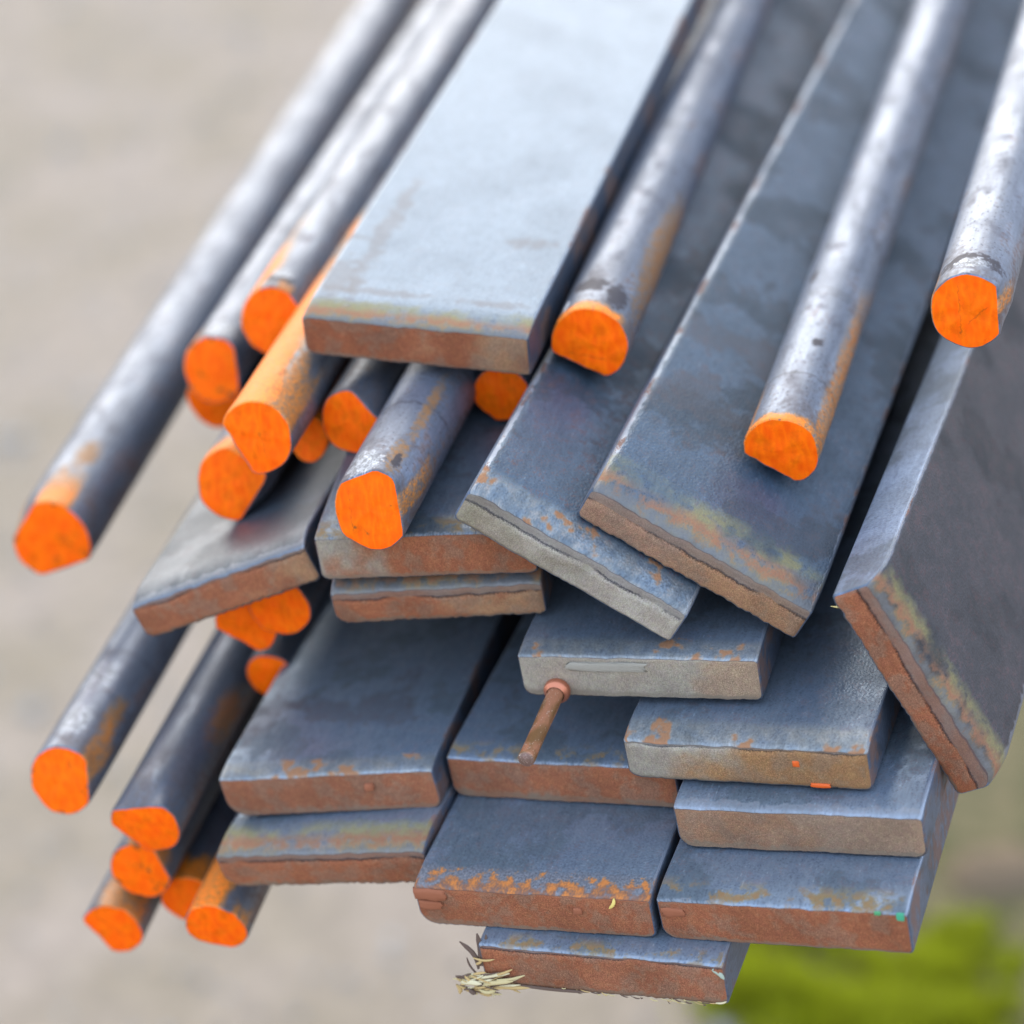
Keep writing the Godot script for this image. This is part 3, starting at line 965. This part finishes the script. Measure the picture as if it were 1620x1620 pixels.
	round_bar([0.1136, 0.9463, -0.0853, -0.22, 0.0], {"seed": 113, "d": 24.5, "chords": [[0, 0.76]], "tilt": Vector2(0, -0.15), "sprays": [[170, 30, 20, 0.5], [5, 20, 14, 0.4]], "worn": 0.1, "scratches": [[0.2, -0.1, 40, 0.35], [-0.25, 0.1, 90, 0.7]], "tone": 1.1, "marks": [[90, 60, 12, 5, 0], [85, 30, 10, 4, 3]], "label": "upper right round bar, orange end straight on its right side, above bar on edge"})
	round_bar([-0.2023, 0.8189, 0.0017, 3.55, 0.0], {"seed": 114, "d": 24.5, "length": 640.0, "chords": [[-4, 0.8]], "tilt": Vector2(0, -0.3), "sprays": [[20, 30, 30, 0.4]], "worn": 0.3, "scratches": [[0.45, 0.0, 110, 0.6]], "marks": [[85, 30, 20, 10, 3], [90, 30, 48, 10, 3], [30, 20, 30, 14, 2]], "rings": [[36, 3, 0], [62, 2, 50]], "label": "round bar with patchy silver bands, leftmost of the lower rods"})
	round_bar([-0.1704, 0.8060, 0.0091, 3.21, 0.0], {"seed": 115, "d": 25.0, "length": 680.0, "chords": [[95, 0.68], [218, 0.8]], "tilt": Vector2(0, 0.12), "worn": 0.08, "tone": 0.85, "marks": [[20, 30, 60, 20, 2]], "label": "long dark round bar, uppermost of three orange ends in a column at lower left"})
	round_bar([-0.1827, 0.7795, 0.0013, 2.70, 0.0], {"seed": 116, "d": 23.0, "length": 560.0, "chords": [[15, 0.84]], "tilt": Vector2(0, -0.05), "sprays": [[60, 60, 10, 0.5]], "worn": 0.4, "label": "round bar with dull smudged orange end, middle of three ends in a column"})
	round_bar([-0.1979, 0.7563, 0.0062, 3.82, 0.0], {"seed": 117, "length": 700.0, "chords": [[208, 0.68]], "tilt": Vector2(0, 0.05), "sprays": [[60, 60, 30, 0.5]], "worn": 0.0, "label": "lowest round bar at bottom left, below the column of orange ends"})
	round_bar([-0.1475, 0.7714, 0.0206, 3.43, 0.0], {"seed": 118, "length": 700.0, "chords": [[255, 0.8]], "tilt": Vector2(0, 0.15), "sprays": [[100, 50, 60, 0.85], [20, 30, 10, 0.4]], "worn": 0.2, "label": "round bar with dark rimmed oval orange end, under the lower left flat bars"})
	round_bar([-0.1728, 0.7588, -0.0087, 3.76, 0.0], {"seed": 119, "length": 560.0, "tilt": Vector2(0, 0.1), "sprays": [[90, 60, 18, 0.8]], "worn": 0.1, "tone": 0.9, "label": "round bar half hidden behind the dark rimmed oval end at bottom left"})
	round_bar([-0.1460, 0.8483, -0.0520, 4.09, -1.0], {"seed": 120, "d": 23.0, "length": 280.0, "chords": [[235, 0.6]], "worn": 0.0, "tone": 0.7, "label": "recessed orange rod end cut slantwise, right under the flat bar tilted to the left"})
	round_bar([-0.1282, 0.8604, -0.0464, 4.25, -2.0], {"seed": 121, "d": 23.0, "length": 280.0, "worn": 0.15, "tone": 0.7, "label": "recessed orange rod end with dark notch, farthest right under the left tilted bar"})
	round_bar([-0.1491, 0.8172, -0.0668, 2.27, 0.0], {"seed": 122, "d": 19.0, "length": 280.0, "worn": 0.0, "tone": 0.7, "label": "deeply recessed dim orange rod end against the left edge of the dark stained flat bar"})


# ------------------------------------------------------------------ wood splinters, straw
func build_debris() -> void:
	var f1 := Transform3D(Basis.from_euler(Vector3(deg_to_rad(-0.53), deg_to_rad(-2.67), deg_to_rad(-0.5))), Vector3(0.0006, 0.7906, 0.0464))
	var clump := thing("wood_splinters", "torn pale wood splinters caught on the left corner of the lowest flat bar", "splinters", "", f1 * Transform3D(Basis(), Vector3(-0.040, -0.012, 0.0)))
	var pale := plain(Color8(180, 162, 114), 0.9)
	var cream := plain(Color8(196, 182, 142), 0.9)
	var dark := plain(Color8(88, 68, 54), 0.85)
	var tan_wood := plain(Color8(176, 146, 92), 0.85)
	# from, to, bow, wide, thick (mm), wood
	var rows := [
		[Vector3(-2, -4, 2), Vector3(9, -1.5, 2.0), Vector3(0, 0.6, 0.8), 1.6, 0.8, pale],
		[Vector3(-3, -2, 1.6), Vector3(8, 1.0, 1.4), Vector3(0, 0.5, 0.4), 1.3, 0.7, cream],
		[Vector3(-4, -6, 2), Vector3(3, -5.5, 2), Vector3(0, -0.8, 1), 1.3, 0.8, pale],
		[Vector3(-10, -5, 1), Vector3(-2, -3.5, 2.5), Vector3(0, 1.2, 1.0), 1.9, 1.0, cream],
		[Vector3(-11, -7, 0.5), Vector3(-3, -6.0, 1.5), Vector3(0, -1.0, 0.5), 1.4, 0.9, tan_wood],
		[Vector3(-9, -3.5, 0.5), Vector3(-4, -1.5, 1.2), Vector3(0, 0.6, 0.2), 2.0, 1.0, pale],
		[Vector3(-12, -6.5, 0.5), Vector3(-11.3, -10.0, 1.0), Vector3(0.6, 0, 0), 1.4, 0.7, tan_wood],
		[Vector3(-7, -6, 2.5), Vector3(-4.5, -7.5, 3.0), Vector3(0, 0, 0.4), 1.5, 1.0, dark],
		[Vector3(-3, 1, 0.5), Vector3(-8.5, 10.5, -1.0), Vector3(1.8, 0.4, 0), 1.6, 0.7, dark],
		[Vector3(-2.4, 2, 0.0), Vector3(-2.0, 14, -1.5), Vector3(0.6, 0, 0), 1.9, 0.8, dark],
		[Vector3(-1.8, 2, 0.0), Vector3(0.6, 13, -2.5), Vector3(0.4, 0, 0), 1.4, 0.7, dark],
		[Vector3(-4, 5.5, 0.6), Vector3(3.5, 6.0, 1.0), Vector3(0, -0.5, 0.4), 0.8, 0.6, tan_wood],
		[Vector3(-3.4, 3.0, 0.6), Vector3(-1.0, 5.0, 1.0), Vector3(0, 0, 0.4), 1.0, 0.7, tan_wood],
		[Vector3(-6.5, 5.0, 0.2), Vector3(-3.0, -2.0, 0.8), Vector3(-0.9, 0, 0), 0.7, 0.5, dark],
		[Vector3(-2, -4.6, 1.5), Vector3(14, -4.4, 1.2), Vector3(0, -0.3, 0.2), 1.4, 0.8, tan_wood],
		[Vector3(-1, -3.8, 1.5), Vector3(11, -3.4, 1.4), Vector3(0, -0.4, 0.3), 0.9, 0.5, cream],
		[Vector3(-8, -7.5, 1.0), Vector3(-5, -9.5, 1.0), Vector3(0.3, 0, 0), 1.2, 0.7, pale],
		[Vector3(-5, -8.0, 1.0), Vector3(0, -9.2, 1.2), Vector3(0, -0.3, 0), 1.2, 0.6, tan_wood],
		[Vector3(-13, -4.4, 0.2), Vector3(-9, -5.2, 0.8), Vector3(0, 0.5, 0), 0.6, 0.4, pale],
		[Vector3(0, -7.6, 0.6), Vector3(0.3, -10.4, 0.8), Vector3(0.2, 0, 0), 0.6, 0.4, cream],
		[Vector3(10, -4.0, 0.9), Vector3(34, -4.3, 0.9), Vector3(0, -0.2, 0.2), 1.1, 0.6, dark],
		[Vector3(70, -4.2, 0.6), Vector3(77, -4.4, 0.6), Vector3(0, -0.2, 0), 0.4, 0.3, tan_wood],
		[Vector3(76, -4.2, 0.6), Vector3(79.6, -3.2, 0.6), Vector3(0, -0.4, 0), 0.7, 0.5, cream],
		[Vector3(76.5, 9.5, 0.8), Vector3(80, 6.0, 0.8), Vector3(0.4, 0.3, 0), 1.5, 0.6, plain(Color8(150, 160, 140), 0.7)],
	]
	# the frayed mass of fibres that the larger slivers stick out of
	var rng := RandomNumberGenerator.new()
	rng.seed = 41
	for k in 70:
		var t := rng.randf()
		var from := Vector3(lerpf(-11.0, 3.0, t) + rng.randf_range(-1.5, 1.5), rng.randf_range(-6.2, 0.5) - 1.6 * (1.0 - t), rng.randf_range(0.2, 2.6))
		var an := rng.randf_range(-0.6, 0.45)
		var reach := rng.randf_range(2.5, 9.0) * (0.6 + 0.6 * t)
		var to := from + Vector3(cos(an), sin(an), rng.randf_range(-0.2, 0.15)) * reach
		rows.append([from, to, Vector3(0, rng.randf_range(-0.6, 0.6), rng.randf_range(0.0, 0.6)), rng.randf_range(0.25, 0.95), rng.randf_range(0.2, 0.5), [pale, cream, tan_wood, tan_wood, dark][rng.randi() % 5]])
	for k in 40:
		# short fuzz along the lower edge of the bar
		var x := rng.randf_range(4.0, 79.0)
		var from := Vector3(x, -4.0 + rng.randf_range(-0.8, 0.4), 0.7)
		rows.append([from, from + Vector3(rng.randf_range(0.8, 4.0), rng.randf_range(-1.2, 0.3), rng.randf_range(0.0, 0.3)), Vector3(0, -0.2, 0.1), rng.randf_range(0.2, 0.5), 0.2, [tan_wood, dark, dark, pale][rng.randi() % 4]])
	for r: Array in rows:
		part("splinter", sliver_mesh(r[0] * 0.001, r[1] * 0.001, r[2] * 0.001, r[3] * 0.001, r[4] * 0.001), r[5], clump)
	var s1 := thing("straw", "curled bit of straw hanging in the dark gap left of the bar on edge", "straw", "", Transform3D(Basis(), Vector3(0.0742, 0.8735, -0.030)))
	part("stalk", sliver_mesh(Vector3(0.002, 0.0035, 0), Vector3(-0.0035, -0.0015, 0.001), Vector3(0.0012, -0.0018, 0.001), 0.0011, 0.0007), plain(Color8(196, 176, 110), 0.8), s1)
	var s2 := thing("straw", "tiny straw flake stuck on the face of the bar with the orange rust band", "straw", "", Transform3D(Basis(), Vector3(0.0048, 0.8046, 0.0392)))
	part("stalk", sliver_mesh(Vector3(0.001, 0.0018, 0), Vector3(-0.001, -0.0018, 0.0006), Vector3(0.0006, 0, 0.0004), 0.0012, 0.0006), plain(Color8(206, 180, 96), 0.8), s2)


# ------------------------------------------------------------------ ground
func build_ground() -> void:
	var W := 768
	var data := PackedByteArray()
	data.resize(W * W * 4)
	var at := 0
	for y in W:
		for x in W:
			var nl := low_noise[((y * 512 / W) & 511) << 9 | ((x * 512 / W) & 511)] / 255.0
			var nm := mid_noise[(y & 511) << 9 | (x & 511)] / 255.0
			var nf := fine_noise[((y * 2) & 511) << 9 | ((x * 2) & 511)] / 255.0
			var w := 0.92 + (nl - 0.5) * 0.12 + (nm - 0.5) * 0.16 + (nf - 0.5) * 0.2
			data[at] = clampi(int(155.0 * w), 0, 255)
			data[at + 1] = clampi(int(139.0 * w), 0, 255)
			data[at + 2] = clampi(int(119.0 * w + (nl - 0.5) * 8.0), 0, 255)
			data[at + 3] = 255
			at += 4
	var tex := ImageTexture.create_from_image(Image.create_from_data(W, W, false, Image.FORMAT_RGBA8, data))
	var m := StandardMaterial3D.new()
	m.albedo_texture = tex
	m.roughness = 0.95
	m.uv1_scale = Vector3(40, 40, 1)
	var pm := PlaneMesh.new()
	pm.size = Vector2(60, 60)
	var g := MeshInstance3D.new()
	g.name = "ground"
	g.mesh = pm
	g.material_override = m
	g.set_meta("kind", "structure")
	add_child(g)
	# grit on the ground
	var rng := RandomNumberGenerator.new()
	rng.seed = 7
	var mm := MultiMesh.new()
	mm.transform_format = MultiMesh.TRANSFORM_3D
	mm.use_colors = true
	mm.mesh = lump_mesh(Vector3(1, 0.6, 0.8), 3.0, 0.4, 0.3)
	mm.instance_count = 5000
	for i in 5000:
		var z := rng.randf_range(-4.6, -0.3)
		var x := rng.randf_range(-2.6, 0.4) * (0.5 - z * 0.2)
		var k := rng.randf_range(0.003, 0.012) * (2.2 if rng.randf() < 0.04 else 1.0)
		mm.set_instance_transform(i, Transform3D(Basis.from_euler(Vector3(rng.randf() * 0.6, rng.randf() * TAU, rng.randf() * 0.6)).scaled(Vector3.ONE * k), Vector3(x, k * 0.15, z)))
		var v := rng.randf_range(0.18, 0.38)
		mm.set_instance_color(i, Color(v, v * 0.93, v * 0.82))
	var gm := plain(Color.WHITE, 0.9)
	gm.vertex_color_use_as_albedo = true
	var gr := MultiMeshInstance3D.new()
	gr.name = "gravel"
	gr.multimesh = mm
	gr.material_override = gm
	gr.set_meta("kind", "stuff")
	gr.set_meta("label", "fine pale gravel scattered over the yard")
	gr.set_meta("category", "gravel")
	add_child(gr)
	# a brown stone beside the moss
	var stone := MeshInstance3D.new()
	stone.name = "stone"
	stone.mesh = lump_mesh(Vector3(0.075, 0.04, 0.06), 12.0, 0.5, 0.25)
	stone.material_override = plain(Color8(108, 90, 68), 0.9)
	stone.position = Vector3(-0.045, 0.018, -0.965)
	stone.set_meta("label", "brown stone lying beyond the moss at the far lower right")
	stone.set_meta("category", "stone")
	add_child(stone)
	# bare brown soil at the right, then moss
	soil_patch()
	moss()


func soil_patch() -> void:
	var p := PackedVector3Array()
	var uv := PackedVector2Array()
	var n := 48
	for j in 9:
		for i in n + 1:
			var a := -TAU * (i % n) / n
			var t := 1.0 - j / 8.0
			var r := t * (1.0 + 0.35 * rough.get_noise_2d(cos(a) * 1.2 + 8.0, sin(a) * 1.2))
			var x := 0.10 + cos(a) * 0.36 * r
			var z := -1.05 + sin(a) * 0.42 * r
			p.append(Vector3(x, 0.004 + 0.02 * (1.0 - t * t) * (1.0 + rough.get_noise_2d(x * 9.0, z * 9.0)), z))
			uv.append(Vector2(x * 4.0, z * 4.0))
	var m := StandardMaterial3D.new()
	var nt := NoiseTexture2D.new()
	nt.width = 256
	nt.height = 256
	nt.seamless = true
	var fn := FastNoiseLite.new()
	fn.seed = 4
	fn.frequency = 0.03
	nt.noise = fn
	var ramp := Gradient.new()
	ramp.set_color(0, Color8(72, 72, 40))
	ramp.set_color(1, Color8(124, 108, 78))
	nt.color_ramp = ramp
	m.albedo_texture = nt
	m.roughness = 0.95
	var o := MeshInstance3D.new()
	o.name = "soil"
	o.mesh = grid_mesh(p, uv, n + 1, true, true)
	o.material_override = m
	o.set_meta("kind", "structure")
	add_child(o)


func moss() -> void:
	var st := SurfaceTool.new()
	st.begin(Mesh.PRIMITIVE_TRIANGLES)
	for k in 7:
		var a := TAU * k / 7.0 + 0.3 * (k % 3)
		var dir := Vector3(cos(a), 0, sin(a))
		var sd := Vector3(-sin(a), 0, cos(a)) * 0.16
		var tip := dir * 0.75 + Vector3(0, 0.55 + 0.25 * (k % 3), 0)
		for v: Vector3 in [dir * 0.05 - sd, tip, dir * 0.05 + sd]:
			st.add_vertex(v)
	st.generate_normals()
	var tuft := st.commit()
	var rng := RandomNumberGenerator.new()
	rng.seed = 19
	var spots := []
	while spots.size() < 14000:
		var x := rng.randf_range(-0.36, 0.5)
		var z := rng.randf_range(-1.5, -0.6)
		# thick cushion in front, thinning out behind
		var d := 1.0 - Vector2((x + 0.115) / 0.135, (z + 0.83) / 0.14).length() + rough.get_noise_2d(x * 7.0, z * 7.0) * 0.9
		var e := 0.5 * (1.0 - Vector2((x - 0.02) / 0.24, (z + 1.10) / 0.36).length()) + rough.get_noise_2d(x * 6.0 + 20.0, z * 6.0) * 0.55 - 0.05
		if d > rng.randf() * 1.3:
			spots.append([x, z, 0.6 + minf(d, 0.8), rng.randf()])
		elif e > rng.randf() * 0.7:
			spots.append([x, z, 0.55, rng.randf() + 0.7])
	var mm := MultiMesh.new()
	mm.transform_format = MultiMesh.TRANSFORM_3D
	mm.use_colors = true
	mm.mesh = tuft
	mm.instance_count = spots.size()
	for i in spots.size():
		var s: Array = spots[i]
		var k: float = 0.010 * s[2] * rng.randf_range(0.8, 1.3)
		mm.set_instance_transform(i, Transform3D(Basis(Vector3.UP, rng.randf() * TAU).scaled(Vector3.ONE * k), Vector3(s[0], 0.006 + 0.014 * (s[2] - 0.55), s[1])))
		var c := Color(0.37, 0.40, 0.015).lerp(Color(0.24, 0.21, 0.05), clampf(s[3] - 0.45, 0.0, 1.0))
		mm.set_instance_color(i, c * rng.randf_range(0.8, 1.15))
	var m := plain(Color.WHITE, 0.8)
	m.vertex_color_use_as_albedo = true
	m.cull_mode = BaseMaterial3D.CULL_DISABLED
	m.metallic_specular = 0.15
	m.backlight_enabled = true
	m.backlight = Color(0.8, 0.8, 0.5)
	var o := MultiMeshInstance3D.new()
	o.name = "moss"
	o.multimesh = mm
	o.material_override = m
	o.set_meta("kind", "stuff")
	o.set_meta("label", "bright green moss cushion on the ground at lower right")
	o.set_meta("category", "moss")
	add_child(o)
